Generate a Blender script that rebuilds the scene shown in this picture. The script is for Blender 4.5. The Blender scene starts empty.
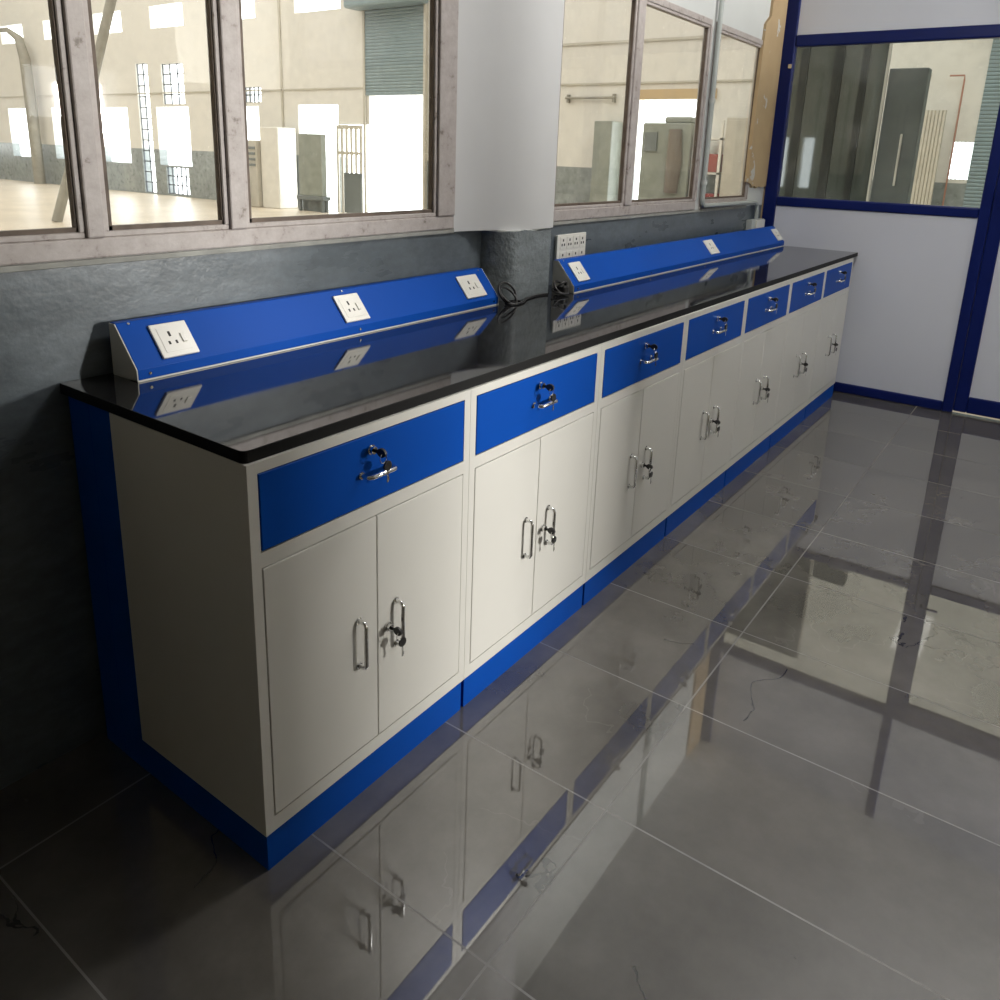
import bpy, bmesh, math, random
from mathutils import Vector, Matrix
random.seed(7)
sc = bpy.context.scene
COL = sc.collection

# ------------------------------------------------------------------ camera, sky, lights, exposure
def set_camera():
    yaw, pit, rol = 0.6179, -0.2690, 0.0350
    f = Vector((math.cos(pit)*math.cos(yaw), math.cos(pit)*math.sin(yaw), math.sin(pit)))
    r = f.cross(Vector((0, 0, 1))).normalized(); u = r.cross(f)
    r2 = r*math.cos(rol)+u*math.sin(rol); u2 = -r*math.sin(rol)+u*math.cos(rol)
    cam = bpy.data.cameras.new('camera'); o = bpy.data.objects.new('camera', cam); COL.objects.link(o)
    M = Matrix((r2, u2, -f)).transposed().to_4x4(); M.translation = (-0.7876, -1.0885, 1.4064)
    o.matrix_world = M
    cam.sensor_fit = 'HORIZONTAL'; cam.sensor_width = 36; cam.lens = 36*0.796
    cam.shift_x = 0.0; cam.shift_y = -0.1255; cam.clip_start = 0.02; cam.clip_end = 200
    sc.camera = o
set_camera()

WORLD_STRENGTH = 6.0
w = bpy.data.worlds.new('sky'); sc.world = w; w.use_nodes = True
w.node_tree.nodes['Background'].inputs[0].default_value = (0.93, 0.97, 1.0, 1)
w.node_tree.nodes['Background'].inputs[1].default_value = WORLD_STRENGTH

def area(name, loc, target, sx, sy, power, color=(1, 1, 1), spread=math.pi):
    l = bpy.data.lights.new(name, 'AREA'); l.shape = 'RECTANGLE'; l.size = sx; l.size_y = sy
    l.energy = power; l.color = color; l.spread = spread
    o = bpy.data.objects.new(name, l); COL.objects.link(o); o.location = loc
    d = Vector(target)-Vector(loc); o.rotation_euler = d.to_track_quat('-Z', 'Y').to_euler()
    return o
# added lamps under the closed hall roof, there to brighten the hall
area('hall_fill', (4.5, 17, 9.2), (4.5, 17, 0), 14, 26, 2050, (1.0, 0.99, 0.965))
area('hall_fill', (8.6, -1, 9.2), (11.6, -1, 4.0), 3, 9, 620, (1.0, 0.99, 0.965))  # added, aimed at the far wall to brighten its floor reflection
# unseen daylight lamp added behind the wall gaps, casts the cabinets' bright patch
area('wall_gap_lamp', (4.07, -7.0, 1.7), (0.85, 0.0, 0.8), 0.46, 0.6, 640, (1.0, 0.98, 0.93))
# unseen lamps added near the ceiling, without fixtures, to lift wall and ceiling
area('upper_wall_fill', (2.0, -0.47, 2.9), (2.0, -0.47, 0.0), 0.85, 0.26, 34, (1.0, 0.98, 0.95))
area('ceiling_fill', (2.6, -1.3, 2.3), (2.6, -1.3, 3.0), 2.6, 1.6, 17, (1.0, 0.98, 0.95))  # added to brighten the ceiling that the floor reflects
vs = sc.view_settings
sc.display_settings.display_device = 'sRGB'
vs.view_transform = 'Standard'; vs.look = 'None'; vs.exposure = 0.0; vs.gamma = 1.0; vs.use_curve_mapping = False
sc.cycles.max_bounces = 10; sc.cycles.diffuse_bounces = 6; sc.cycles.glossy_bounces = 6
sc.cycles.transparent_max_bounces = 12; sc.cycles.sample_clamp_indirect = 6.0
sc.cycles.caustics_reflective = False; sc.cycles.caustics_refractive = False

# ------------------------------------------------------------------ materials
def new_mat(name):
    m = bpy.data.materials.new(name); m.use_nodes = True
    nt = m.node_tree; return m, nt, nt.nodes['Principled BSDF']
def N(nt, t, **kw):
    n = nt.nodes.new(t)
    for k, v in kw.items():
        if hasattr(n, k): setattr(n, k, v)
    return n
def coords(nt, scale=(1, 1, 1)):
    tc = N(nt, 'ShaderNodeNewGeometry'); mp = N(nt, 'ShaderNodeMapping')
    mp.inputs['Scale'].default_value = scale
    nt.links.new(tc.outputs['Position'], mp.inputs['Vector']); return mp.outputs['Vector']
def noise(nt, vec, scale, detail=4, rough=0.55):
    n = N(nt, 'ShaderNodeTexNoise'); n.inputs['Scale'].default_value = scale
    n.inputs['Detail'].default_value = detail; n.inputs['Roughness'].default_value = rough
    nt.links.new(vec, n.inputs['Vector']); return n.outputs['Fac']
def ramp(nt, fac, stops):
    r = N(nt, 'ShaderNodeValToRGB'); e = r.color_ramp.elements
    while len(e) < len(stops): e.new(0.5)
    for i, (p, c) in enumerate(stops):
        e[i].position = p; e[i].color = c if len(c) == 4 else (*c, 1)
    nt.links.new(fac, r.inputs['Fac']); return r.outputs['Color']
def mixc(nt, fac, a, b):
    m = N(nt, 'ShaderNodeMix'); m.data_type = 'RGBA'
    for sock, v in ((m.inputs['Factor'], fac), (m.inputs['A'], a), (m.inputs['B'], b)):
        pass
    fs = [s for s in m.inputs if s.name == 'Factor' and s.type == 'VALUE'][0]
    As = [s for s in m.inputs if s.name == 'A' and s.type == 'RGBA'][0]
    Bs = [s for s in m.inputs if s.name == 'B' and s.type == 'RGBA'][0]
    for s, v in ((fs, fac), (As, a), (Bs, b)):
        if hasattr(v, 'links') or hasattr(v, 'is_output'): nt.links.new(v, s)
        else: s.default_value = v if isinstance(v, float) else (*v, 1) if len(v) == 3 else v
    return [s for s in m.outputs if s.type == 'RGBA'][0]
def math_(nt, op, a, b=0.0):
    m = N(nt, 'ShaderNodeMath'); m.operation = op
    for s, v in ((m.inputs[0], a), (m.inputs[1], b)):
        if hasattr(v, 'is_output'): nt.links.new(v, s)
        else: s.default_value = v
    return m.outputs[0]
def bump(nt, b, h, strength, dist=0.01):
    n = N(nt, 'ShaderNodeBump'); n.inputs['Strength'].default_value = strength; n.inputs['Distance'].default_value = dist
    nt.links.new(h, n.inputs['Height']); nt.links.new(n.outputs['Normal'], b.inputs['Normal'])
def plain(name, col, rough=0.4, metal=0.0, spec=0.5, var=0.06, vscale=6.0, bmp=0.0, bscale=60.0):
    m, nt, b = new_mat(name)
    v = coords(nt); f = noise(nt, v, vscale)
    lo = tuple(max(0, c*(1-var)) for c in col); hi = tuple(c*(1+var) for c in col)
    nt.links.new(ramp(nt, f, [(0.3, lo), (0.7, hi)]), b.inputs['Base Color'])
    b.inputs['Roughness'].default_value = rough; b.inputs['Metallic'].default_value = metal
    b.inputs['Specular IOR Level'].default_value = spec
    if bmp: bump(nt, b, noise(nt, v, bscale), bmp, 0.002)
    return m

M = {}
M['cream'] = plain('cream enamel', (0.66, 0.645, 0.60), 0.36, var=0.02, vscale=3)
M['blue'] = plain('blue enamel', (0.0015, 0.064, 0.37), 0.42, spec=0.08, var=0.03, vscale=3)
M['blue_dark'] = plain('blue plinth enamel', (0.0015, 0.064, 0.37), 0.42, spec=0.08, var=0.03)
M['navy'] = plain('navy aluminium', (0.004, 0.012, 0.105), 0.36, spec=0.2, var=0.1)
M['chrome'] = plain('chrome', (0.75, 0.75, 0.74), 0.12, metal=1.0, var=0.02)
M['black'] = plain('black plastic', (0.012, 0.011, 0.011), 0.35)
M['socket'] = plain('white plastic', (0.74, 0.72, 0.66), 0.3, var=0.02)
M['hole'] = plain('dark socket hole', (0.02, 0.018, 0.016), 0.6)
M['dark'] = plain('dark interior', (0.02, 0.02, 0.02), 0.8)
M['pvc'] = plain('grey conduit', (0.42, 0.45, 0.43), 0.4)
M['junction'] = plain('grey junction plastic', (0.48, 0.50, 0.47), 0.45)
M['beige_wall'] = None
M['brown'] = None

# granite
m, nt, b = new_mat('black granite'); v = coords(nt)
f = noise(nt, v, 900, 2); nt.links.new(ramp(nt, f, [(0.45, (0.007, 0.007, 0.008)), (0.72, (0.03, 0.03, 0.031))]), b.inputs['Base Color'])
g = noise(nt, v, 7, 3); nt.links.new(ramp(nt, g, [(0.35, (0.035,)*3), (0.75, (0.075,)*3)]), b.inputs['Roughness'])
b.inputs['IOR'].default_value = 2.6
M['granite'] = m
m, nt, b = new_mat('black granite nose'); v = coords(nt)
f = noise(nt, v, 900, 2); nt.links.new(ramp(nt, f, [(0.45, (0.005, 0.005, 0.005)), (0.72, (0.012, 0.011, 0.011))]), b.inputs['Base Color'])
b.inputs['Roughness'].default_value = 0.55; b.inputs['Specular IOR Level'].default_value = 0.15
M['granite_edge'] = m

# floor tiles 0.444 x 0.89, polished dark grey with darker cracks, pale grout and dust
m, nt, b = new_mat('polished grey tiles'); v = coords(nt)
sep = N(nt, 'ShaderNodeSeparateXYZ'); nt.links.new(v, sep.inputs[0])
def grid(axis, off, period, half):
    a = math_(nt, 'SUBTRACT', sep.outputs[axis], off)
    a = math_(nt, 'DIVIDE', a, period)
    fr = math_(nt, 'FRACT', math_(nt, 'ADD', a, 100.5))
    d = math_(nt, 'ABSOLUTE', math_(nt, 'SUBTRACT', fr, 0.5))
    return math_(nt, 'LESS_THAN', d, half/period), math_(nt, 'FLOOR', math_(nt, 'ADD', a, 100.0))
gx, ix = grid(0, 0.5604, 0.4434, 0.0021)
gy, iy = grid(1, -0.4627, 0.89, 0.0023)
grout = math_(nt, 'MAXIMUM', gx, gy)
cid = N(nt, 'ShaderNodeCombineXYZ'); nt.links.new(ix, cid.inputs[0]); nt.links.new(iy, cid.inputs[1])
wn = N(nt, 'ShaderNodeTexWhiteNoise'); nt.links.new(cid.outputs[0], wn.inputs['Vector'])
off = N(nt, 'ShaderNodeVectorMath'); off.operation = 'MULTIPLY_ADD'
nt.links.new(wn.outputs['Color'], off.inputs[0]); off.inputs[1].default_value = (7, 7, 7); nt.links.new(v, off.inputs[2])
tv = off.outputs[0]
cloud = noise(nt, tv, 3.2, 8, 0.62)
base = ramp(nt, cloud, [(0.25, (0.058, 0.054, 0.048)), (0.5, (0.100, 0.093, 0.083)), (0.78, (0.155, 0.145, 0.130))])
warp = N(nt, 'ShaderNodeVectorMath'); warp.operation = 'MULTIPLY_ADD'
wz = N(nt, 'ShaderNodeTexNoise'); wz.inputs['Scale'].default_value = 3.0; wz.inputs['Detail'].default_value = 5; nt.links.new(tv, wz.inputs['Vector'])
nt.links.new(wz.outputs['Color'], warp.inputs[0]); warp.inputs[1].default_value = (0.5, 0.5, 0.5); nt.links.new(tv, warp.inputs[2])
vor = N(nt, 'ShaderNodeTexVoronoi'); vor.feature = 'DISTANCE_TO_EDGE'; vor.inputs['Scale'].default_value = 1.25
nt.links.new(warp.outputs[0], vor.inputs['Vector'])
vein = math_(nt, 'LESS_THAN', vor.outputs['Distance'], 0.0028)
msk = math_(nt, 'GREATER_THAN', noise(nt, tv, 2.3, 2), 0.60)
vein = math_(nt, 'MULTIPLY', math_(nt, 'MULTIPLY', vein, msk), 0.85)
base = mixc(nt, vein, base, (0.006, 0.006, 0.006))
pale = math_(nt, 'LESS_THAN', math_(nt, 'ABSOLUTE', math_(nt, 'SUBTRACT', noise(nt, warp.outputs[0], 2.1, 3), 0.47)), 0.0035)
pale = math_(nt, 'MULTIPLY', math_(nt, 'MULTIPLY', pale, math_(nt, 'GREATER_THAN', noise(nt, tv, 1.7, 2), 0.58)), 0.16)
base = mixc(nt, pale, base, (0.24, 0.23, 0.21))
gcol = ramp(nt, noise(nt, v, 2.4, 5), [(0.44, (0.06, 0.056, 0.05)), (0.66, (0.18, 0.17, 0.152))])
base = mixc(nt, grout, base, gcol)
nt.links.new(base, b.inputs['Base Color'])
rg = ramp(nt, noise(nt, v, 2.2, 6, 0.65), [(0.3, (0.012,)*3), (0.75, (0.035,)*3)])
rg = mixc(nt, grout, rg, (0.55, 0.55, 0.55)); nt.links.new(rg, b.inputs['Roughness'])
b.inputs['IOR'].default_value = 2.25
bh = noise(nt, v, 2.0, 2); bump(nt, b, bh, 0.012, 0.02)
M['floor'] = m

# bench wall: slate enamel dado below, off-white above, boundary hand painted
def painted_wall(name, zb, low, high, bmp_low=0.25, wob=0.012, fine=38, gloss=(0.26, 0.36)):
    m, nt, b = new_mat(name); v = coords(nt)
    sep = N(nt, 'ShaderNodeSeparateXYZ'); nt.links.new(v, sep.inputs[0])
    z = math_(nt, 'ADD', sep.outputs[2], math_(nt, 'MULTIPLY', math_(nt, 'SUBTRACT', noise(nt, v, 9, 3), 0.5), wob))
    up = math_(nt, 'GREATER_THAN', z, zb)
    n1 = noise(nt, coords(nt, (0.35, 1, 1)), 9, 4, 0.55); n2 = noise(nt, v, 60, 4)
    n3 = noise(nt, coords(nt, (0.5, 1, 1)), fine, 6, 0.7)
    mixn = math_(nt, 'ADD', math_(nt, 'MULTIPLY', n1, 0.45), math_(nt, 'MULTIPLY', n3, 0.55))
    lo = ramp(nt, mixn, [(0.32, tuple(c*0.72 for c in low)), (0.5, low), (0.68, tuple(min(1, c*1.4) for c in low))])
    hi = ramp(nt, noise(nt, v, 4, 5), [(0.3, tuple(c*0.95 for c in high)), (0.7, high)])
    nt.links.new(mixc(nt, up, lo, hi), b.inputs['Base Color'])
    rr = ramp(nt, n1, [(0.3, (gloss[0],)*3), (0.75, (gloss[1],)*3)])
    nt.links.new(mixc(nt, up, rr, (0.7, 0.7, 0.7)), b.inputs['Roughness'])
    hgt = math_(nt, 'ADD', math_(nt, 'MULTIPLY', n1, 0.6), math_(nt, 'MULTIPLY', n2, 0.5))
    nn = N(nt, 'ShaderNodeBump'); nn.inputs['Distance'].default_value = 0.012
    nt.links.new(math_(nt, 'MULTIPLY', math_(nt, 'SUBTRACT', 1.0, math_(nt, 'MULTIPLY', up, 0.85)), bmp_low), nn.inputs['Strength'])
    nt.links.new(hgt, nn.inputs['Height']); nt.links.new(nn.outputs['Normal'], b.inputs['Normal'])
    return m
M['dado'] = painted_wall('slate enamel and white wall paint', 1.150, (0.105, 0.125, 0.140), (0.60, 0.615, 0.60), 0.10)
M['column'] = painted_wall('slate enamel and white column paint', 1.146, (0.20, 0.225, 0.235), (0.60, 0.615, 0.60), 0.55, 0.022, 50, (0.14, 0.24))
M['hall_wall'] = painted_wall('hall beige and grey paint', 1.24, (0.25, 0.275, 0.27), (0.73, 0.71, 0.66), 0.03, 0.01, 3)
M['white_wall'] = plain('white wall paint', (0.60, 0.60, 0.60), 0.7, var=0.03, vscale=3)
M['warm_wall'] = plain('warm white wall paint', (0.66, 0.60, 0.48), 0.7, var=0.03, vscale=3)
M['ceiling'] = plain('ceiling paint', (0.62, 0.62, 0.62), 0.8, var=0.03)
M['panel'] = plain('pale laminate', (0.64, 0.66, 0.73), 0.42, var=0.02, vscale=2)
M['hall_floor'] = plain('hall floor screed', (0.60, 0.52, 0.41), 0.35, var=0.12, vscale=0.8)
# worn pinkish-white timber
m, nt, b = new_mat('worn painted timber'); v = coords(nt)
n1 = noise(nt, v, 26, 7, 0.7)
nt.links.new(ramp(nt, n1, [(0.30, (0.19, 0.16, 0.135)), (0.40, (0.39, 0.345, 0.325)), (0.7, (0.48, 0.44, 0.42))]), b.inputs['Base Color'])
b.inputs['Roughness'].default_value = 0.55; bump(nt, b, n1, 0.35, 0.004); M['timber'] = m
M['putty'] = plain('brown putty', (0.115, 0.085, 0.065), 0.7, var=0.3, vscale=20)
M['ledge'] = plain('cement ledge', (0.30, 0.30, 0.275), 0.8, var=0.2, vscale=15)
# brown filler board with smears of white
m, nt, b = new_mat('brown filler board'); v = coords(nt)
n1 = noise(nt, v, 6.5, 5, 0.6)
sm = ramp(nt, n1, [(0.62, (0, 0, 0)), (0.635, (1, 1, 1))])
bs = ramp(nt, noise(nt, v, 5, 4), [(0.3, (0.43, 0.31, 0.175)), (0.7, (0.49, 0.36, 0.205))])
nt.links.new(mixc(nt, sm, bs, (0.55, 0.54, 0.50)), b.inputs['Base Color']); b.inputs['Roughness'].default_value = 0.75
M['brown'] = m
# clear glass: transparent with a Fresnel reflection and a little dirt
def glass(name, tint, ior=1.45, dirt=0.05):
    m = bpy.data.materials.new(name); m.use_nodes = True; nt = m.node_tree; nt.nodes.clear()
    out = N(nt, 'ShaderNodeOutputMaterial'); tr = N(nt, 'ShaderNodeBsdfTransparent'); tr.inputs[0].default_value = (*tint, 1)
    gl = N(nt, 'ShaderNodeBsdfGlossy'); gl.inputs['Roughness'].default_value = 0.02
    fr = N(nt, 'ShaderNodeFresnel'); fr.inputs[0].default_value = ior
    mx = N(nt, 'ShaderNodeMixShader'); ge = N(nt, 'ShaderNodeNewGeometry'); nt.links.new(math_(nt, 'MULTIPLY', fr.outputs[0], math_(nt, 'SUBTRACT', 1.0, ge.outputs['Backfacing'])), mx.inputs[0]); nt.links.new(tr.outputs[0], mx.inputs[1]); nt.links.new(gl.outputs[0], mx.inputs[2])
    df = N(nt, 'ShaderNodeBsdfDiffuse'); df.inputs[0].default_value = (0.7, 0.7, 0.66, 1)
    v = coords(nt); d = ramp(nt, noise(nt, v, 5, 6, 0.7), [(0.45, (0, 0, 0)), (0.8, (dirt*2,)*3)])
    m2 = N(nt, 'ShaderNodeMixShader'); nt.links.new(d, m2.inputs[0]); nt.links.new(mx.outputs[0], m2.inputs[1]); nt.links.new(df.outputs[0], m2.inputs[2])
    nt.links.new(m2.outputs[0], out.inputs[0]); return m
M['glass'] = glass('window glass', (0.96, 0.965, 0.95))
M['glass_part'] = glass('partition glass', (0.90, 0.925, 0.91))
M['shutter'] = plain('grey blue shutter', (0.23, 0.30, 0.32), 0.45, var=0.06)
M['steel_grey'] = plain('grey painted steel', (0.15, 0.17, 0.165), 0.35, var=0.1)
M['green_grey'] = plain('grey green machine paint', (0.26, 0.28, 0.24), 0.45, var=0.12)
M['pale_cab'] = plain('pale cabinet paint', (0.50, 0.47, 0.40), 0.5, var=0.08)
M['red'] = plain('dull red paint', (0.30, 0.06, 0.05), 0.5)
M['iron'] = plain('dark grille iron', (0.10, 0.115, 0.13), 0.5)
M['pole'] = plain('weathered pole', (0.30, 0.285, 0.24), 0.6, var=0.15)
M['white_steel'] = plain('white painted steel', (0.72, 0.70, 0.64), 0.4)
M['wood_lintel'] = plain('timber lintel', (0.55, 0.40, 0.22), 0.6)
# dark glossy sheeting of the screen
m, nt, b = new_mat('dark tinted sheet'); v = coords(nt)
nt.links.new(ramp(nt, noise(nt, v, 1.5, 5), [(0.3, (0.06, 0.075, 0.066)), (0.7, (0.105, 0.125, 0.112))]), b.inputs['Base Color'])
b.inputs['Roughness'].default_value = 0.025; b.inputs['IOR'].default_value = 1.8; bump(nt, b, noise(nt, v, 3.0, 2), 0.004, 0.02); M['tint'] = m
M['frame_reflection'] = plain('dark frame reflection', (0.022, 0.027, 0.024), 0.4)
M['rib'] = plain('pale ribbed sheet', (0.60, 0.56, 0.48), 0.5)
M['hose'] = plain('brown hose', (0.17, 0.14, 0.11), 0.6)
M['rust'] = plain('red oxide pipe', (0.42, 0.22, 0.16), 0.5)

# ------------------------------------------------------------------ mesh helpers
class MB:
    def __init__(s): s.v = []; s.f = []; s.sm = []
    def add(s, vs, fs, smooth=False):
        o = len(s.v); s.v += [tuple(p) for p in vs]
        s.f += [tuple(i+o for i in f) for f in fs]; s.sm += [smooth]*len(fs); return s
    def box(s, x0, x1, y0, y1, z0, z1, mat=None):
        P = [(x, y, z) for z in (z0, z1) for y in (y0, y1) for x in (x0, x1)]
        if mat is not None: P = [mat @ Vector(p) for p in P]
        return s.add(P, [(0, 2, 3, 1), (4, 5, 7, 6), (0, 1, 5, 4), (2, 6, 7, 3), (0, 4, 6, 2), (1, 3, 7, 5)])
    def prism(s, poly, axis, a, b, smooth=False):
        # poly of 2D points, extruded along the axis 0 (x): (y,z); 2 (z): (x,y); 1 (y): (x,z)
        def mk(p, t):
            return {0: (t, p[0], p[1]), 1: (p[0], t, p[1]), 2: (p[0], p[1], t)}[axis]
        n = len(poly); A = sum(poly[i][0]*poly[(i+1) % n][1]-poly[(i+1) % n][0]*poly[i][1] for i in range(n))
        if (A < 0) != (axis == 1): poly = poly[::-1]
        V = [mk(p, a) for p in poly]+[mk(p, b) for p in poly]
        if smooth:                                     # caps keep vertices of their own so that the sides shade cleanly
            s.add(V, [tuple(range(n))[::-1], tuple(range(n, 2*n))]); s.add(V, [])
        else: s.add(V, [tuple(range(n))[::-1], tuple(range(n, 2*n))])
        o = len(s.v)-2*n
        for i in range(n):
            j = (i+1) % n; s.f.append((o+i, o+j, o+n+j, o+n+i)); s.sm.append(smooth)
        return s
    def tube(s, pts, r, n=10, closed=False):
        pts = [Vector(p) for p in pts]; k = len(pts); rings = []
        rr = r if isinstance(r, (list, tuple)) else [r]*k
        up = None
        for i, p in enumerate(pts):
            a = pts[(i-1) % k] if (closed or i > 0) else p; c = pts[(i+1) % k] if (closed or i < k-1) else p
            t = (c-a).normalized()
            if up is None: up = Vector((0, 0, 1)) if abs(t.z) < 0.9 else Vector((1, 0, 0))
            e = t.cross(up).normalized(); up = e.cross(t).normalized()
            rings.append([p+(e*math.cos(2*math.pi*q/n)+up*math.sin(2*math.pi*q/n))*rr[i] for q in range(n)])
        V = [q for R in rings for q in R]; F = []
        for i in range(k if closed else k-1):
            j = (i+1) % k
            for q in range(n): F.append((i*n+q, i*n+(q+1) % n, j*n+(q+1) % n, j*n+q))
        s.add(V, F, True)
        if not closed: s.add(rings[0], [tuple(range(n))[::-1]]); s.add(rings[-1], [tuple(range(n))])
        return s
    def cyl(s, a, b, r, n=16): return s.tube([a, b], r, n)
    def build(s, name, mat, parent=None, bevel=0.0, seg=2, origin=None, mat2=None):
        me = bpy.data.meshes.new(name)
        if parent is not None: o0 = wloc(parent)
        elif origin is not None: o0 = Vector(origin)
        else:
            xs, ys, zs = zip(*s.v); o0 = Vector(((min(xs)+max(xs))/2, (min(ys)+max(ys))/2, min(zs)))
        me.from_pydata([tuple(Vector(p)-o0) for p in s.v], [], s.f)
        me.polygons.foreach_set('use_smooth', s.sm)
        me.materials.append(mat); me.update()
        bmx = bmesh.new(); bmx.from_mesh(me); bmesh.ops.recalc_face_normals(bmx, faces=bmx.faces); bmx.to_mesh(me); bmx.free()
        if any(s.sm): me.set_sharp_from_angle(angle=math.radians(50))
        o = bpy.data.objects.new(name, me); COL.objects.link(o)
        if parent is not None: o.parent = parent; WL[o.name] = o0
        else: o.location = o0; WL[o.name] = o0
        if bevel:
            md = o.modifiers.new('bevel', 'BEVEL'); md.width = bevel; md.segments = seg; md.limit_method = 'ANGLE'; md.angle_limit = math.radians(35)
            md.harden_normals = False
        return o
WL = {}
def wloc(o): return WL[o.name]
def thing(name, loc, label, cat, group=None):
    o = bpy.data.objects.new(name, None); COL.objects.link(o); o.location = loc; o.empty_display_size = 0.05
    WL[o.name] = Vector(loc); return tag(o, label, cat, group)
def tag(o, label, cat, group=None):
    o['label'] = label; o['category'] = cat
    if group: o['group'] = group
    return o
def struct(o): o['kind'] = 'structure'; return o
def sroot(name, loc):
    o = bpy.data.objects.new(name, None); COL.objects.link(o); o.location = loc; WL[o.name] = Vector(loc); return struct(o)
def arc(c, r, a0, a1, n): return [(c[0]+r[0]*math.cos(a0+(a1-a0)*i/n), c[1]+r[1]*math.sin(a0+(a1-a0)*i/n)) for i in range(n+1)]

def holed(axis, t0, t1, u0, u1, z0, z1, holes):
    """wall slab with rectangular openings; axis 0: wall in a plane of constant x, u = y; axis 1: constant y, u = x"""
    m = MB(); us = sorted({u0, u1, *[h[0] for h in holes], *[h[1] for h in holes]}); us = [u for u in us if u0 <= u <= u1]
    for a, c in zip(us, us[1:]):
        if c-a < 1e-6: continue
        mid = (a+c)/2; hz = sorted([(h[2], h[3]) for h in holes if h[0] < mid < h[1]]); z = z0
        segs = []
        for b0, b1 in hz:
            if b0 > z: segs.append((z, b0))
            z = max(z, b1)
        if z < z1: segs.append((z, z1))
        for b0, b1 in segs:
            if axis == 0: m.box(t0, t1, a, c, b0, b1)
            else: m.box(a, c, t0, t1, b0, b1)
    return m

# ------------------------------------------------------------------ setting: the lab room
XP = 4.53          # partition plane
YW = 0.64          # bench wall plane
ROOM = (-3.2, XP, -3.8, YW)
struct(MB().box(-3.4, XP+0.03, -4.0, YW+0.16, -0.12, 0.0).build('floor', M['floor']))
struct(MB().box(-3.4, XP+0.03, -4.0, YW+0.16, 3.0, 3.12).build('ceiling', M['ceiling']))
W1 = (-0.80, 1.335, 1.160, 2.115); W2 = (1.93, 3.405, 1.155, 2.110); W3 = (3.465, 4.215, 1.155, 2.110)
struct(holed(1, YW, YW+0.04, -3.4, XP+0.05, 0, 3.0, [W1, W2, W3]).build('wall_back', M['dado']))
struct(holed(0, -3.4, -3.2, -4.0, YW, 0, 3.0, []).build('wall_left', M['warm_wall']))
OPP = [(2.385, 2.83, 0.80, 1.92), (2.05, 2.385, 1.56, 1.92), (3.25, 4.40, 1.9, 2.8)]  # gaps added and sized to shape the light reaching bench and wall
struct(holed(1, -4.0, -3.8, -3.4, XP, 0, 3.0, OPP).build('wall_front', M['warm_wall']))

# column standing out of the bench wall
c0, c1, cy = 1.50, 1.808, 0.53
col = [(c0, YW+0.02)]+arc((c0+0.09, YW+0.005), (0.09, YW+0.005-cy), math.pi, 1.5*math.pi, 10) \
    + arc((c1-0.025, cy+0.025), (0.025, 0.025), 1.5*math.pi, 2*math.pi, 8)+[(c1, YW+0.02)]
cm = MB(); cm.prism(col, 2, 0.0, 1.150, True); struct(cm.build('wall_column', M['column']))
up = [(1.338, YW+0.02), (1.338, YW-0.004), (1.37, YW-0.008), (1.43, YW-0.022), (1.50, YW-0.052), (1.57, cy+0.024), (1.64, cy+0.001), (1.70, cy-0.005)] \
    + arc((c1-0.022, cy+0.020), (0.025, 0.025), 1.5*math.pi, 2*math.pi, 8)+[(c1+0.003, YW+0.02)]
cm = MB(); cm.prism(up, 2, 1.150, 3.0, True); struct(cm.build('wall_column_plaster', M['white_wall']))

def window(name, o, lights, mull, zg0, zg1):
    """o = opening (x0,x1,z0,z1); lights = glazed spans; timber frame flush with the wall"""
    x0, x1, z0, z1 = o; root = sroot(name, ((x0+x1)/2, YW, z0))
    f = MB(); ya, yb = YW-0.008, YW+0.030
    f.box(x0, x1, ya, yb, z0, zg0-0.012)
    f.box(x0, x1, ya, yb, zg1+0.012, z1)
    xs = [x0]+[v for l in lights for v in (l[0]-0.012, l[1]+0.012)]+[x1]
    for a, c in zip(xs[0::2], xs[1::2]):
        if c-a > 0.002: f.box(a, c, ya-0.004, yb, zg0-0.012, zg1+0.012)
    f.build('frame', M['timber'], root, 0.004, 2)
    for l in lights:
        s = MB(); a, c = l[0]-0.012, l[1]+0.012; y0, y1 = YW-0.003, YW+0.024; t = 0.013
        s.box(a, c, y0, y1, zg0-0.012, zg0+t-0.012); s.box(a, c, y0, y1, zg1+0.012-t, zg1+0.012)
        s.box(a, a+t, y0, y1, zg0, zg1); s.box(c-t, c, y0, y1, zg0, zg1)
        s.build('sash', M['timber'], root, 0.002, 1)
        p = MB(); t2 = 0.011; y0, y1 = YW+0.003, YW+0.020
        p.box(l[0], l[1], y0, y1, zg0, zg0+t2); p.box(l[0], l[0]+t2, y0, y1, zg0, zg1); p.box(l[1]-t2*0.4, l[1], y0, y1, zg0, zg1)
        p.build('putty_bead', M['putty'], root)
        MB().box(l[0], l[1], YW+0.010, YW+0.013, zg0, zg1).build('pane', M['glass'], root)
    return root
window('window_1', W1, [(-0.74, 0.079), (0.143, 0.440), (0.513, 1.236)], None, 1.216, 2.065)
window('window_2', W2, [(1.975, 2.560), (2.650, 3.375)], None, 1.212, 2.068)
window('window_3', W3, [(3.495, 4.195)], None, 1.205, 2.068)
# cement ledges under the windows
struct(MB().box(-3.2, 1.34, YW-0.006, YW+0.01, 1.146, 1.159).build('trim_1', M['ledge'], None, 0.002))
struct(MB().box(1.885, 4.23, YW-0.006, YW+0.01, 1.140, 1.154).build('trim_2', M['ledge'], None, 0.002))
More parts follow.
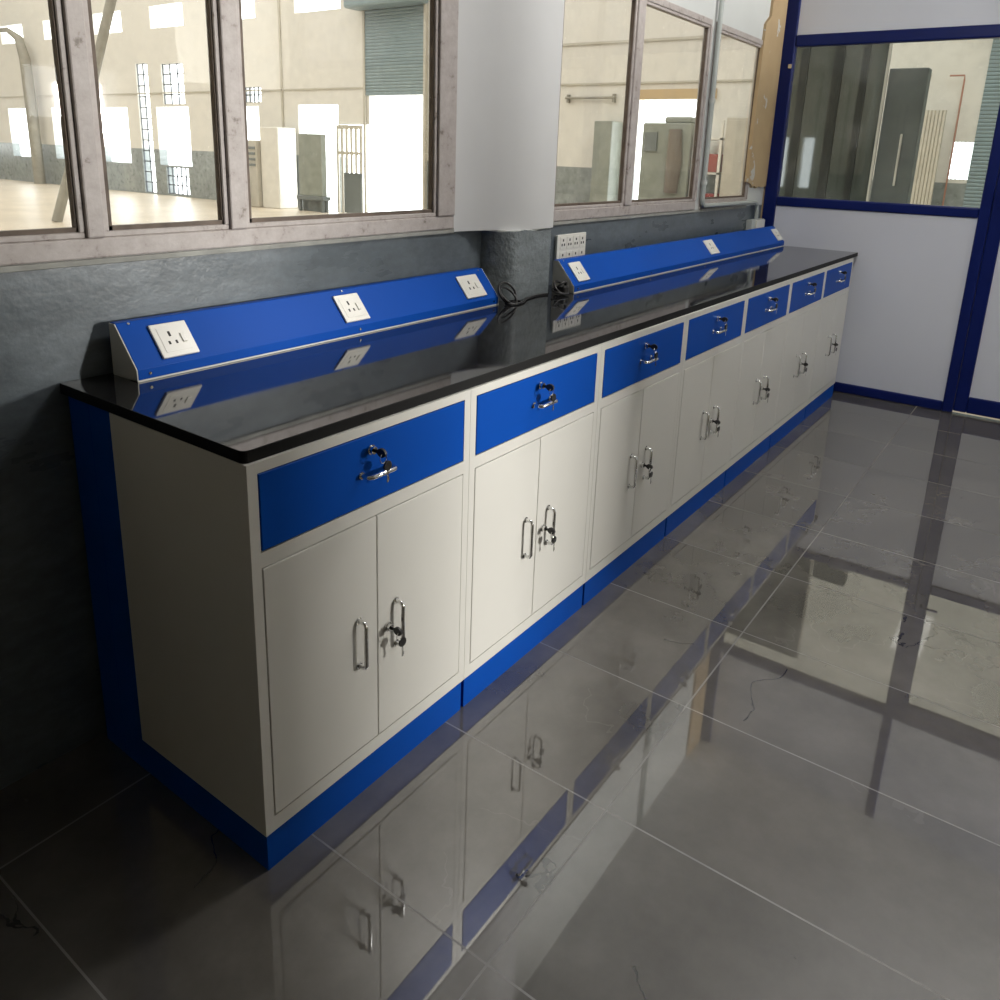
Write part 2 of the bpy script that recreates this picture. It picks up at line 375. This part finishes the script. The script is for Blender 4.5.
# brown filler board beside the partition
bb = [(4.205, 1.30), (4.27, 1.285), (4.30, 1.262), (4.335, 1.275), (4.37, 1.258), (4.42, 1.27), (4.46, 1.262), (XP-0.001, 1.268),
      (XP-0.001, 3.0), (4.32, 3.0), (4.315, 2.62), (4.30, 2.25), (4.225, 2.20), (4.215, 2.05), (4.205, 1.8), (4.200, 1.5)]
bb = [(x-0.035 if x < XP-0.01 else x, z) for x, z in bb]
struct(MB().prism(bb, 1, YW-0.016, YW+0.004).build('trim_3', M['brown']))

# partition of navy aluminium, white boards and glass
pr = sroot('wall_right', (XP, 0, 0))
xa, xb = XP, XP+0.055
fr = MB()
fr.box(xa, xb, 0.548, 0.630, 0, 3.0)                  # post by the wall
fr.box(xa, xb, -0.655, -0.597, 0, 3.0)                # post by the door
for z0, z1 in ((0.0, 0.062), (1.150, 1.208), (2.110, 2.178)): fr.box(xa, xb, -0.597, 0.548, z0, z1)
fr.box(xa, xb, -3.8, -0.655, 2.110, 2.178); fr.box(xa, xb, -1.62, -1.562, 0, 2.11); fr.box(xa, xb, -3.8, -3.74, 0, 3)
for z0, z1 in ((0.0, 0.062), (1.150, 1.208)): fr.box(xa, xb, -3.74, -1.62, z0, z1)
fr.build('frame', M['navy'], pr, 0.009, 3)
MB().box(xa+0.012, xa+0.03, -0.60, 0.55, 0.055, 1.155).build('board', M['panel'], pr)
MB().box(xa+0.012, xa+0.03, -0.60, 0.55, 2.17, 3.0).build('board', M['panel'], pr)
MB().box(xa+0.012, xa+0.03, -3.75, -0.65, 2.17, 3.0).build('board', M['panel'], pr)
MB().box(xa+0.012, xa+0.03, -3.75, -1.61, 0.055, 1.155).build('board', M['panel'], pr)
MB().box(xa+0.024, xa+0.029, -0.60, 0.55, 1.20, 2.115).build('pane', M['glass_part'], pr)
MB().box(xa+0.024, xa+0.029, -3.75, -1.61, 1.20, 2.115).build('pane', M['glass_part'], pr)
MB().box(xa-0.006, xa+0.004, 0.552, 0.575, 1.985, 2.01).build('clip', M['chrome'], pr, 0.002)
struct(MB().box(xa+0.01, xb, 0.630, YW+0.001, 0, 3.0).build('trim_4', M['brown']))

dr = sroot('door_1', (XP+0.01, -0.66, 0))
d = MB(); da, db = XP+0.004, XP+0.046
d.box(da, db, -0.726, -0.6565, 0.014, 2.104); d.box(da, db, -1.556, -1.492, 0.014, 2.104)
for z0, z1 in ((0.014, 0.114), (1.138, 1.205), (2.03, 2.104)): d.box(da, db, -1.492, -0.726, z0, z1)
d.build('frame', M['navy'], dr, 0.008, 3)
MB().box(da+0.012, da+0.028, -1.495, -0.722, 0.11, 1.142).build('board', M['panel'], dr)
MB().box(da+0.018, da+0.023, -1.495, -0.722, 1.20, 2.035).build('pane', M['glass_part'], dr)
h = MB()
h.box(da-0.012, da, -0.712, -0.676, 1.215, 1.32); h.tube([(da-0.012, -0.694, 1.285), (da-0.045, -0.694, 1.285), (da-0.05, -0.71, 1.285), (da-0.05, -0.79, 1.28)], 0.008, 10)
h.build('handle', M['navy'], dr, 0.003)

# ------------------------------------------------------------------ base cabinets
CW, MX, MD = 0.6295, 0.0246, 0.0243
ZP, ZD0, ZD1, ZR0, ZR1, ZT = 0.0876, 0.1242, 0.6687, 0.7043, 0.8531, 0.876
g = 0.0022
def key_mesh(mb_head, mb_blade, top, size, lean=0.0):
    """key hanging from its top: head and blade in the plane facing the viewer"""
    x, y, z = top; hw, hh, t = size*0.42, size*0.48, 0.0022
    pts = arc((x, z-hh*0.55), (hw*0.62, hh*0.55), 0, 2*math.pi, 14)[:-1]
    mb_head.prism(pts, 1, y-t, y+t)
    mb_blade.box(x-0.0022, x+0.0022, y-0.0009, y+0.0009, z-size*1.12, z-hh*1.0)
    mb_blade.box(x+0.002, x+0.0042, y-0.0009, y+0.0009, z-size*1.05, z-size*0.86)
def cam_lock(par, x, z, hang_dx, y0=-0.001):
    l = MB(); l.cyl((x, y0+0.004, z), (x, y0-0.004, z), 0.0105, 18); l.cyl((x, y0-0.003, z), (x, y0-0.012, z), 0.0082, 18)
    lo = l.build('lock', M['chrome'], par, 0.001)
    k = MB(); k.box(x-0.0012, x+0.0012, y0-0.022, y0-0.012, z-0.004, z+0.004)
    pts = arc((y0-0.032, z), (0.012, 0.0095), 0, 2*math.pi, 14)[:-1]; k.prism(pts, 0, x-0.0035, x+0.0035)
    k.build('key', M['black'], par, 0.0008, 1)
    yy = y0-0.036
    r = MB(); r.tube([(x+0.009*math.cos(a), yy, z-0.011+0.010*math.sin(a)) for a in [2*math.pi*i/14 for i in range(14)]], 0.0009, 6, True)
    key_mesh(r, r, (x+hang_dx, yy+0.001, z-0.020), 0.001) if False else None
    r.build('key_ring', M['chrome'], par)
    hd, bl = MB(), MB(); key_mesh(hd, bl, (x+hang_dx, yy, z-0.019), 0.042)
    hd.build('spare_key', M['black'], par, 0.0006, 1); bl.build('key_blade', M['chrome'], par)
def bow(par, a, b, out, r=0.0048):
    """chrome bow handle between two feet a and b on the front, standing out by `out` in -y"""
    a, b = Vector(a), Vector(b); o = Vector((0, -out, 0)); d = (b-a).normalized()*0.008
    pts = [a+Vector((0, 0.002, 0)), a+o*0.55, a+o*0.86+d*0.2, a+o+d, b+o-d, b+o*0.86-d*0.2, b+o*0.55, b+Vector((0, 0.002, 0))]
    m = MB(); m.tube(pts, r, 10); m.cyl(a+Vector((0, 0.001, 0)), a+Vector((0, -0.002, 0)), r*1.7, 14); m.cyl(b+Vector((0, 0.001, 0)), b+Vector((0, -0.002, 0)), r*1.7, 14)
    return m.build('handle', M['chrome'], par)

def make_cabinet(label):
    root = thing('base_cabinet', (0, 0, 0), label, 'cabinet', 'base cabinets under the worktop')
    W = CW; e = 0.0006; c = MB(); D = 0.4406
    c.box(e, 0.016, 0.0, D, ZP, ZT); c.box(W-0.016, W-e, 0.0, D, ZP, ZT)           # sides
    c.box(0.016, W-0.016, D-0.012, D, ZP, ZT); c.box(0.016, W-0.016, 0.0, D-0.012, ZP, ZP+0.016)
    c.box(0.016, W-0.016, 0.0, D-0.012, ZT-0.012, ZT)
    c.box(0.016, MX-g, 0.0, 0.03, ZP+0.016, ZT-0.012); c.box(W-MX+g, W-0.016, 0.0, 0.03, ZP+0.016, ZT-0.012)   # face frame
    c.box(MX-g, W-MX+g, 0.0, 0.03, ZP+0.016, ZD0-g); c.box(MX-g, W-MX+g, 0.0, 0.03, ZD1+g, ZR0-g); c.box(MX-g, W-MX+g, 0.0, 0.03, ZR1+g, ZT-0.012)
    c.build('carcass', M['cream'], root)
    p = MB(); p.box(0.004, W-0.008, 0.003, 0.528, 0, ZP)
    p.build('plinth', M['blue_dark'], root)
    MB().box(0.004, W-0.008, D, 0.528, ZP, ZT).build('back_panel', M['blue_dark'], root)
    dw = MB().box(MX, W-MX, -0.001, 0.020, ZR0, ZR1).build('drawer', M['blue'], root, 0.0012, 1); dw['label'] = 'blue drawer front'
    bow(dw, (0.272, -0.001, 0.773), (0.350, -0.001, 0.773), 0.026); cam_lock(dw, 0.298, 0.822, 0.012)
    for x0, x1 in ((MD, W/2-0.0012), (W/2+0.0012, W-MD)):
        do = MB().box(x0, x1, -0.001, 0.018, ZD0, ZD1).build('door', M['cream'], root, 0.0012, 1)
        if x0 < 0.1: bow(do, (0.258, -0.001, 0.338), (0.258, -0.001, 0.447), 0.022)
        else: bow(do, (0.372, -0.001, 0.334), (0.372, -0.001, 0.443), 0.022); cam_lock(do, 0.345, 0.390, 0.010)
    return root
def dup(root, loc, label):
    r = root.copy(); COL.objects.link(r); r.location = loc; r['label'] = label
    for ch in list(root.children):
        c = ch.copy(); COL.objects.link(c); c.parent = r
        for gch in ch.children:
            d = gch.copy(); COL.objects.link(d); d.parent = c
    return r
labels = ['cream base cabinet at the near end of the bench with its side panel showing',
          'cream base cabinet second from the near end with the brightest lit blue drawer',
          'cream base cabinet third from the near end of the bench, between second and middle units',
          'cream base cabinet in the middle of the row of seven, fourth from either end',
          'cream base cabinet third from the partition end of the bench',
          'cream base cabinet next to last before the white partition',
          'cream base cabinet at the far end of the bench beside the white partition']
cab0 = make_cabinet(labels[0])
for i in range(1, 7): dup(cab0, (i*CW, 0, 0), labels[i])
fl = MB().box(0.004, 0.034, 0.529, 0.612, 0, ZT).build('filler_panel', M['blue_dark'], cab0, 0.001, 1); fl['label'] = 'blue strip closing the gap to the wall'

# worktop cut round the column
yb = YW-0.004; notch = []
for (px, py) in arc((c0+0.09, YW+0.005), (0.094, YW+0.009-cy), math.pi, 1.5*math.pi, 10)+arc((c1-0.025, cy+0.025), (0.029, 0.029), 1.5*math.pi, 2*math.pi, 8):
    notch.append((px, min(py, yb)))
FY = 0.006
top = [(0.0, FY), (XP-0.004, FY), (XP-0.004, yb), (c1+0.004, yb)]+notch[::-1]+[(c0-0.004, yb), (0.0, yb)]
q = []
for p_ in top:
    if not q or (Vector(p_)-Vector(q[-1])).length > 1e-4: q.append(p_)
rc = 0.014                                            # rounded near corner
q[0:1] = [(rc*(1-math.sin(a)), FY+rc*(1-math.cos(a))) for a in [math.pi/2*i/5 for i in range(5, -1, -1)]]
ct = thing('worktop', (2.2, 0.3, 0.876), 'long polished black granite worktop lying over all the base cabinets', 'worktop')
slab = MB().prism(q, 2, 0.8765, 0.900).build('slab', M['granite'], ct, 0.0015, 2)
slab.data.materials.append(M['granite_edge'])
for pf in slab.data.polygons:
    if abs(pf.normal.z) < 0.5: pf.material_index = 1
slab.modifiers['bevel'].material = 1

# ------------------------------------------------------------------ socket rails on the worktop
def rail(x0, x1, prof, label, outlets, label_sock, yback=0.619):
    z0 = 0.9005
    root = thing('socket_rail', ((x0+x1)/2, prof[0][0], 0.900), label, 'socket rail', 'blue socket rails on the worktop')
    (ya, zl), (yt, zt), yb_ = prof[1], prof[2], yback
    body = [(ya, z0+0.0035), (ya, zl), (yt, zt), (yb_, zt), (yb_, z0+0.0035)]
    MB().prism(body, 0, x0+0.002, x1-0.002).build('body', M['blue'], root, 0.0015, 2)
    for xx in (x0, x1-0.0022):
        cp = [(ya+0.001, z0), (ya+0.001, zl-0.001), (yt, zt-0.0015), (yb_, zt-0.0015), (yb_, z0)]
        o = MB().prism(cp, 0, xx, xx+0.0022).build('end_cap', M['cream'], root); o['label'] = 'cream end plate'
    MB().box(x0, x1, ya-0.0006, ya+0.03, z0, z0+0.0035).build('base_strip', M['cream'], root)
    v = Vector((0, yt-ya, zt-zl)); L = v.length; v.normalize(); nrm = Vector((0, -v.z, v.y))
    def place(x, s, n=0.0): return Vector((x, ya, zl))+v*s+nrm*n
    def sbox(mb, xa_, xb_, s0, s1, n0, n1):
        T = Matrix(((1, 0, 0), tuple(v), tuple(nrm))).transposed().to_4x4(); T.translation = Vector((0, ya, zl))
        mb.box(xa_, xb_, s0, s1, n0, n1, T)
    k = max(2, int((x1-x0)/0.55))
    for i in range(k+1):
        xx = x0+0.03+(x1-x0-0.06)*i/k
        MB().cyl((xx, ya+0.001, (z0+zl)/2+0.002), (xx, ya-0.002, (z0+zl)/2+0.002), 0.0035, 10).build('screw', M['chrome'], root)
        pp = place(xx, L-0.006); MB().cyl(pp, pp+nrm*0.002, 0.003, 10).build('screw', M['chrome'], root)
    for (a, c) in outlets:
        pl = MB(); s0, s1 = 0.013, L-0.020
        sbox(pl, a, c, s0, s1, -0.001, 0.006); so = pl.build('socket_outlet', M['socket'], root, 0.002, 2); so['label'] = label_sock
        w_ = c-a; hh = s1-s0
        ins = MB(); sbox(ins, a+w_*0.14, c-w_*0.14, s0+hh*0.14, s1-hh*0.14, 0.006, 0.0068); ins.build('insert', M['socket'], so, 0.0008, 1)
        ho = MB()
        cx_ = a+w_*0.42
        for (dx, ds, sx, ss) in ((0, 0.66, 0.05, 0.075), (-0.09, 0.40, 0.045, 0.05), (0.10, 0.40, 0.045, 0.05)):
            sbox(ho, cx_+w_*(dx-sx/1.6), cx_+w_*(dx+sx/1.6), s0+hh*(ds-ss), s0+hh*(ds+ss), 0.0066, 0.0071)
        ho.build('pin_holes', M['hole'], so)
        rk = MB(); sbox(rk, a+w_*0.68, a+w_*0.80, s0+hh*0.36, s0+hh*0.62, 0.0066, 0.0095); rk.build('rocker_switch', M['socket'], so, 0.001, 1)
    return root
rail(0.112, 1.452, [(0.520, 0.9), (0.520, 0.928), (0.597, 1.020)], 'shorter blue sloped socket rail at the near end of the worktop',
     [(0.180, 0.272), (0.736, 0.829), (1.284, 1.392)], 'white socket plate')
rail(1.858, XP-0.02, [(0.456, 0.9), (0.456, 0.928), (0.533, 1.020)], 'longer blue sloped socket rail on the far side of the round column',
     [(1.902, 1.992), (3.275, 3.39), (4.40, 4.50)], 'white socket plate', 0.556)

# ------------------------------------------------------------------ small things on the wall and worktop
sb = thing('switch_board', (2.10, YW-0.002, 0.975), 'white switch board with rows of sockets on the slate wall right of the column', 'switch board')
MB().box(1.995, 2.215, YW-0.017, YW-0.001, 0.975, 1.098).build('back_box', M['socket'], sb, 0.003)
MB().box(1.990, 2.220, YW-0.0175, YW-0.0125, 0.970, 1.102).build('face_plate', M['socket'], sb, 0.003)
for r_ in range(2):
    for k in range(4):
        xx = 2.010+k*0.0515; zz = 0.982+r_*0.060
        md_ = MB().box(xx, xx+0.044, YW-0.0195, YW-0.0170, zz, zz+0.050).build('module', M['socket'], sb, 0.001, 1)
        hm = MB()
        for (dx, dz) in ((0.022, 0.036), (0.013, 0.018), (0.031, 0.018)): hm.box(xx+dx-0.004, xx+dx+0.004, YW-0.0202, YW-0.0194, zz+dz-0.005, zz+dz+0.005)
        hm.build('pin_holes', M['hole'], md_)

jb = thing('junction_box', (4.40, YW, 1.0), 'pale junction box low on the wall above the far end of the blue rail', 'junction box')
MB().box(4.27, 4.50, YW-0.040, YW-0.001, 1.000, 1.064).build('box', M['junction'], jb, 0.003)
MB().box(4.33, 4.49, YW-0.050, YW-0.040, 1.004, 1.060).build('cover', M['socket'], jb, 0.003)
cdt = thing('conduit', (3.50, YW-0.02, 1.18), 'grey conduit pipe running down beside the third window and along its sill', 'pipe')
y_ = YW-0.024
cp = [(3.457, y_, 2.99), (3.457, y_, 1.32)]
MB().tube(cp, 0.0125, 12).build('riser', M['pvc'], cdt)
MB().tube([(3.457, y_, 1.335), (3.457, y_, 1.22), (3.46, y_, 1.195), (3.475, y_, 1.18), (3.50, y_, 1.174), (4.25, y_, 1.174), (4.33, y_, 1.174), (4.365, y_, 1.160), (4.38, y_, 1.130), (4.38, y_, 1.062)], 0.0125, 12).build('elbow_run', M['pvc'], cdt)
for z in (1.30, 1.72, 2.3):
    MB().tube([(3.457, y_, z-0.012), (3.457, y_, z+0.012)], 0.0165, 12).build('coupling', M['junction'], cdt)

# power cord: coils by the left rail, a run past the column and a bunch with its plug on the far side
cz = 0.9045
def loop(c, rx, rz, tilt, n=22, turns=1.0, y0=0.0):
    return [Vector((c[0]+rx*math.cos(a), c[1]+y0+tilt*math.sin(a), c[2]+rz*math.sin(a))) for a in [2*math.pi*turns*i/n for i in range(n+1)]]
pc = thing('mains_lead', (1.55, 0.50, 0.90), 'black power cord coiled beside the near rail and trailing along the column foot', 'cable')
m = MB(); m.tube(loop((1.492, 0.512, 0.938), 0.046, 0.034, 0.02), 0.0042, 8, True); m.build('coil', M['black'], pc)
m = MB(); m.tube(loop((1.488, 0.505, 0.930), 0.034, 0.026, 0.028), 0.0042, 8, True); m.build('coil', M['black'], pc)
m = MB(); m.tube(loop((1.500, 0.490, 0.9055), 0.040, 0.001, 0.022), 0.0042, 8, True); m.build('coil', M['black'], pc)
m = MB(); m.tube([(1.50, 0.47, cz), (1.54, 0.475, cz), (1.60, 0.505, cz), (1.68, 0.518, cz), (1.73, 0.515, cz), (1.752, 0.508, cz)], 0.0042, 8)
m.build('trailing_lead', M['black'], pc)
pl = thing('power_adapter', (1.80, 0.48, 0.90), 'black plug bundled in its own cable at the left end of the far rail', 'plug')
m = MB(); m.box(1.785, 1.822, 0.455, 0.495, 0.9045, 0.936); m.build('plug_body', M['black'], pl, 0.008, 3)
for k, (rx, rz, tl, dz) in enumerate(((0.030, 0.026, 0.02, 0.927), (0.026, 0.022, -0.02, 0.930), (0.034, 0.006, 0.03, 0.9145))):
    m = MB(); m.tube(loop((1.792, 0.478, dz), rx, rz if dz < 0.92 else min(rz, dz-0.905), tl), 0.0045, 8, True); m.build('cable_loop', M['black'], pl)

# ------------------------------------------------------------------ the hall beyond the windows and the partition
HX = 12.3
struct(MB().box(-9, HX+0.3, YW+0.16, 34, -0.12, -0.001).build('floor_hall', M['hall_floor']))
struct(MB().box(XP+0.03, HX+0.3, -8, YW+0.16, -0.12, -0.001).build('floor_hall_side', M['hall_floor']))
struct(MB().box(-9, HX+0.3, YW+0.16, 34, 9.5, 9.65).build('ceiling_hall', M['hall_wall']))
struct(MB().box(XP+0.03, HX+0.3, -8, YW+0.16, 9.5, 9.65).build('ceiling_hall_side', M['hall_wall']))
low = [(a, a+1.5, 0.82, 2.36) for a in (27.4, 24.45, 21.58, 18.62, 15.72)]
cle = [(a, a+1.5, 4.35, 4.90) for a in (27.25, 24.4, 21.5, 18.6, 15.7, 12.8)]
grl = [(20.40, 20.98, 0.03, 3.50), (18.75, 19.75, 2.42, 3.45), (15.6, 16.25, 2.44, 2.80), (18.8, 19.85, 0.05, 0.78)]
drs = [(12.93, 14.27, 0.0, 2.38), (11.95, 12.88, 0.0, 1.95), (10.33, 11.95, 0.0, 2.55), (4.2, 5.54, 0.0, 2.40), (0.335, 0.60, 1.29, 1.80)]
struct(holed(0, HX, HX+0.25, -8, 34, 0, 9.5, low+cle+grl+drs).build('wall_hall_far', M['hall_wall']))
struct(holed(1, 34, 34.2, -9, HX+0.25, 0, 9.5, [(a, a+1.5, 0.82, 2.36) for a in (-6, -2, 2, 6, 9.5)]).build('wall_hall_end', M['hall_wall']))
struct(holed(0, -9.2, -9, YW+0.16, 34, 0, 9.5, [(4.85, 5.15, 0.85, 2.1), (5.5, 5.75, 0.85, 2.1), (9, 10.5, 0.8, 2.4), (14, 15.5, 0.8, 2.4)]).build('wall_hall_left', M['hall_wall']))
struct(holed(1, -8.2, -8, XP, HX+0.25, 0, 9.5, []).build('wall_hall_side', M['hall_wall']))
struct(holed(1, YW+0.14, YW+0.16, -9, XP+0.03, 3.0, 9.5, []).build('wall_hall_near', M['hall_wall']))
struct(holed(1, YW+0.14, YW+0.16, -9, -3.4, 0, 3.0, []).build('wall_hall_corner', M['hall_wall']))
struct(holed(0, XP-0.02, XP+0.055, -8, YW+0.16, 3.12, 9.5, []).build('wall_hall_over', M['hall_wall']))
struct(holed(0, XP-0.02, XP+0.055, -8, -4.0, 0, 3.12, []).build('wall_hall_return', M['hall_wall']))

def grille(name, y0, y1, z0, z1, ny, nz, bw=0.014):
    r = sroot(name, (HX+0.05, (y0+y1)/2, z0)); m = MB()
    for i in range(ny+1): yy = y0+(y1-y0)*i/ny; m.box(HX+0.04, HX+0.07, yy-bw, yy+bw, z0, z1)
    for i in range(nz+1): zz = z0+(z1-z0)*i/nz; m.box(HX+0.045, HX+0.065, y0, y1, zz-bw, zz+bw)
    m.build('bars', M['iron'], r); return r
grille('window_4', 20.40, 20.98, 0.03, 3.50, 2, 12)
grille('window_5', 18.75, 19.75, 2.42, 3.45, 3, 4)
grille('window_6', 18.80, 19.85, 0.05, 0.78, 5, 3)
grille('window_7', 15.6, 16.25, 2.44, 2.80, 4, 2)
grille('reflected_window', 0.335, 0.60, 1.29, 1.80, 5, 7, 0.0035)  # a window's reflection, built as an opening with bars

sh = thing('rolling_shutter', (HX-0.05, 11.2, 2.55), 'half raised grey blue rolling shutter over the bright loading opening', 'shutter')
m = MB(); k = 26
for i in range(k):
    z0 = 2.55+i*(4.25-2.55)/k; z1 = 2.55+(i+1)*(4.25-2.55)/k
    m.prism([(HX-0.02, z0), (HX-0.034, z0+(z1-z0)*0.3), (HX-0.034, z0+(z1-z0)*0.7), (HX-0.02, z1)], 1, 10.33, 12.03)
m.build('curtain', M['shutter'], sh)
MB().box(HX-0.45, HX-0.005, 10.25, 12.25, 4.25, 4.85).build('hood', M['shutter'], sh, 0.05)
m = MB(); m.box(HX-0.09, HX-0.004, 10.27, 10.33, 0, 4.25); m.box(HX-0.05, HX-0.004, 12.03, 12.09, 0, 4.25); m.build('guide_rail', M['pale_cab'], sh)
sh2 = thing('rolling_shutter', (HX-0.05, -0.9, 0), 'closed grey blue rolling shutter seen through the partition glass', 'shutter')
m = MB(); k = 72
for i in range(k):
    z0 = i*3.6/k; z1 = (i+1)*3.6/k
    m.prism([(HX-0.02, z0), (HX-0.030, z0+(z1-z0)*0.3), (HX-0.030, z0+(z1-z0)*0.7), (HX-0.02, z1)], 1, -2.4, 0.33)
m.build('curtain', M['shutter'], sh2)
MB().box(HX-0.5, HX-0.005, -2.5, 0.42, 3.6, 4.2).build('hood', M['shutter'], sh2, 0.05)

gt = thing('hall_gate', (HX-0.08, 12.5, 0), 'barred steel gate standing in the opening left of the raised shutter', 'gate')
m = MB()
for i in range(6): yy = 12.11+i*0.146; m.box(HX-0.10, HX-0.06, yy, yy+0.06, 0.005, 1.93)
m.box(HX-0.095, HX-0.065, 12.10, 12.90, 1.3, 1.36); m.box(HX-0.095, HX-0.065, 12.10, 12.90, 1.85, 1.93)
m.build('bars', M['pale_cab'], gt); MB().box(HX-0.12, HX-0.10, 12.10, 12.65, 0.02, 0.90).build('kick_panel', M['steel_grey'], gt)

bo = thing('display_stand', (11.9, 13.4, 0), 'grey panel on a legged stand in the bright hall doorway', 'stand')
MB().box(11.85, 12.0, 13.02, 13.78, 0.35, 1.72).build('panel', M['green_grey'], bo, 0.01)
MB().box(11.80, 12.05, 12.96, 13.84, 0.26, 0.35).build('tray', M['steel_grey'], bo, 0.01)
for y in (13.0, 13.75): MB().box(11.83, 11.9, y, y+0.06, 0, 0.26).build('leg', M['steel_grey'], bo)
MB().box(11.95, 12.02, 13.0, 13.8, 0, 0.26).build('back_board', M['steel_grey'], bo)

fz = tag(MB().box(11.7, 12.25, 14.32, 14.95, 0, 1.85).build('white_cupboard', M['white_steel'], None, 0.02), 'tall white cupboard left of the bright hall doorway', 'cupboard')
mc = thing('workshop_machine', (11.8, 15.6, 0), 'low grey workshop machine under the narrow hall window', 'machine')
MB().box(11.5, 12.2, 15.3, 16.5, 0, 0.75).build('base', M['steel_grey'], mc, 0.02)
MB().box(11.6, 12.1, 14.98, 15.28, 0, 1.55).build('column', M['pale_cab'], mc, 0.02)
m = MB()
for z in (0.95, 1.08, 1.21, 1.34): m.box(11.58, 11.6, 15.02, 15.24, z, z+0.06)
m.build('vent_slots', M['steel_grey'], mc)

cu = tag(MB().box(11.85, 12.28, 5.73, 6.08, 0, 2.03).build('steel_locker', M['green_grey'], None, 0.015), 'narrow grey green steel locker left of the doorway behind the second window', 'locker')
mm = thing('control_cabinet', (11.9, 4.6, 0), 'grey green machine cabinet in front of the bright doorway behind the second window', 'machine')
MB().box(11.75, 12.2, 4.24, 5.10, 0, 2.0).build('housing', M['green_grey'], mm, 0.02)
MB().box(11.72, 11.75, 4.82, 5.04, 1.55, 1.85).build('display', M['steel_grey'], mm)
MB().tube([(11.72, 4.50, 0.9), (11.72, 4.48, 1.4), (11.72, 4.50, 1.9)], [0.11, 0.13, 0.10], 14).build('hose_drum', M['hose'], mm)
MB().box(11.8, 12.1, 4.28, 4.75, 2.0, 2.1).build('cap', M['green_grey'], mm, 0.03)
rk = thing('storage_rack', (11.9, 3.95, 0), 'steel storage rack seen through the third window', 'rack')
m = MB()
for y in (3.72, 4.16):
    for x in (11.75, 12.15): m.box(x, x+0.04, y, y+0.04, 0, 2.05)
m.build('posts', M['white_steel'], rk)
for z in (0.6, 1.22, 1.75): MB().box(11.75, 12.19, 3.72, 4.20, z, z+0.03).build('shelf', M['white_steel'], rk)
for z, l in ((1.255, 'red crate on the middle shelf of the storage rack'), (0.635, 'red crate on the lower shelf of the storage rack')):
    tag(MB().box(11.8, 12.12, 3.78, 4.12, z, z+0.28).build('crate', M['red'], None, 0.01), l, 'crate', 'red crates on the rack')
pc2 = thing('tall_cupboard', (11.9, 3.35, 0), 'tall pale cupboard beside the storage rack behind the third window', 'cupboard')
MB().box(11.7, 12.2, 3.0, 3.66, 0, 2.08).build('carcass', M['pale_cab'], pc2, 0.01)
MB().box(11.685, 11.7, 3.03, 3.63, 0.08, 2.04).build('door', M['pale_cab'], pc2, 0.005)
tag(MB().tube([(HX-0.06, 5.9, 2.44), (HX-0.06, 6.93, 2.44)], 0.022, 8).box(HX-0.07, HX, 5.93, 5.97, 2.36, 2.5).box(HX-0.07, HX, 6.86, 6.9, 2.36, 2.5).build('wall_bar', M['pole']), 'thin horizontal bar bracketed to the beige hall wall', 'bar')
struct(MB().box(HX-0.03, HX, 1.0, 7.6, 3.33, 3.37).build('trim_5', M['pale_cab']))
struct(MB().box(HX-0.03, HX, 1.0, 10.2, 2.66, 2.69).build('trim_6', M['pale_cab']))
struct(MB().box(HX-0.03, HX, 12.1, 34, 2.70, 2.73).build('trim_7', M['pale_cab']))
struct(MB().box(HX-0.06, HX, 4.1, 5.64, 2.40, 2.56).build('trim_8', M['wood_lintel']))
struct(MB().box(HX-0.03, HX, 14.78, 14.84, 0, 9.5).build('trim_9', M['pale_cab']))
tag(MB().tube([(6.2, 13.6, 0), (7.1, 13.6, 2.44), (7.6, 13.6, 3.9), (8.55, 13.6, 6.75)], 0.085, 12).build('leaning_pole', M['pole']), 'grey pole leaning across the hall behind the left window mullion', 'pole')
gp = MB(); gp.tube([(12.0, 26.6, 0), (12.0, 26.6, 2.5), (12.0, 26.65, 3.8), (12.0, 26.9, 4.4), (12.0, 27.6, 4.7), (12.0, 28.6, 4.72)], [0.17, 0.17, 0.16, 0.13, 0.07, 0.05], 12)
tag(gp.build('exhaust_duct', M['pole']), 'curved grey duct rising against the far hall wall behind the leftmost pane', 'duct')

# things close behind the partition glass
ts = thing('tinted_screen', (6.06, 1.0, 0), 'dark glossy tinted screen filling the left of the partition glass', 'screen')
MB().box(6.03, 6.05, 0.315, 1.12, 0, 2.95).build('sheet', M['tint'], ts)
MB().box(6.02, 6.06, 0.300, 0.315, 0, 2.95).build('edge_strip', M['white_steel'], ts)
for y, ww in ((0.885, 0.06), (0.625, 0.07), (0.44, 0.05)): MB().box(6.018, 6.03, y, y+ww, 0, 2.94).build('frame_reflection', M['frame_reflection'], ts)  # dark strips drawn for the frames reflected in the sheet
lk = thing('steel_cabinet', (6.3, 0.17, 0), 'plain grey steel cabinet standing right of the tinted screen behind the partition', 'cabinet')
MB().box(6.07, 6.20, 0.03, 0.298, 0, 2.13).build('carcass', M['steel_grey'], lk, 0.008)
MB().box(6.05, 6.07, 0.135, 0.15, 1.28, 1.66).build('handle', M['white_steel'], lk, 0.003)  # added pale bar, paints the white streak of light on the panel
rb = MB(); n = 10
for i in range(n):
    y0 = 0.70+i*0.045; rb.prism([(12.05, y0), (12.032, y0+0.008), (12.032, y0+0.037), (12.05, y0+0.045)], 2, 0.02, 2.2)
tag(rb.build('corrugated_sheet', M['rib']), 'pale corrugated sheet standing against the hall wall behind the partition', 'sheet')
tag(MB().tube([(12.2, 0.76, 2.66), (12.2, 0.58, 2.66), (12.2, 0.575, 2.6), (12.2, 0.565, 0.0)], 0.012, 8).build('oxide_pipe', M['rust']), 'thin red brown pipe on the hall wall left of the closed shutter', 'pipe')
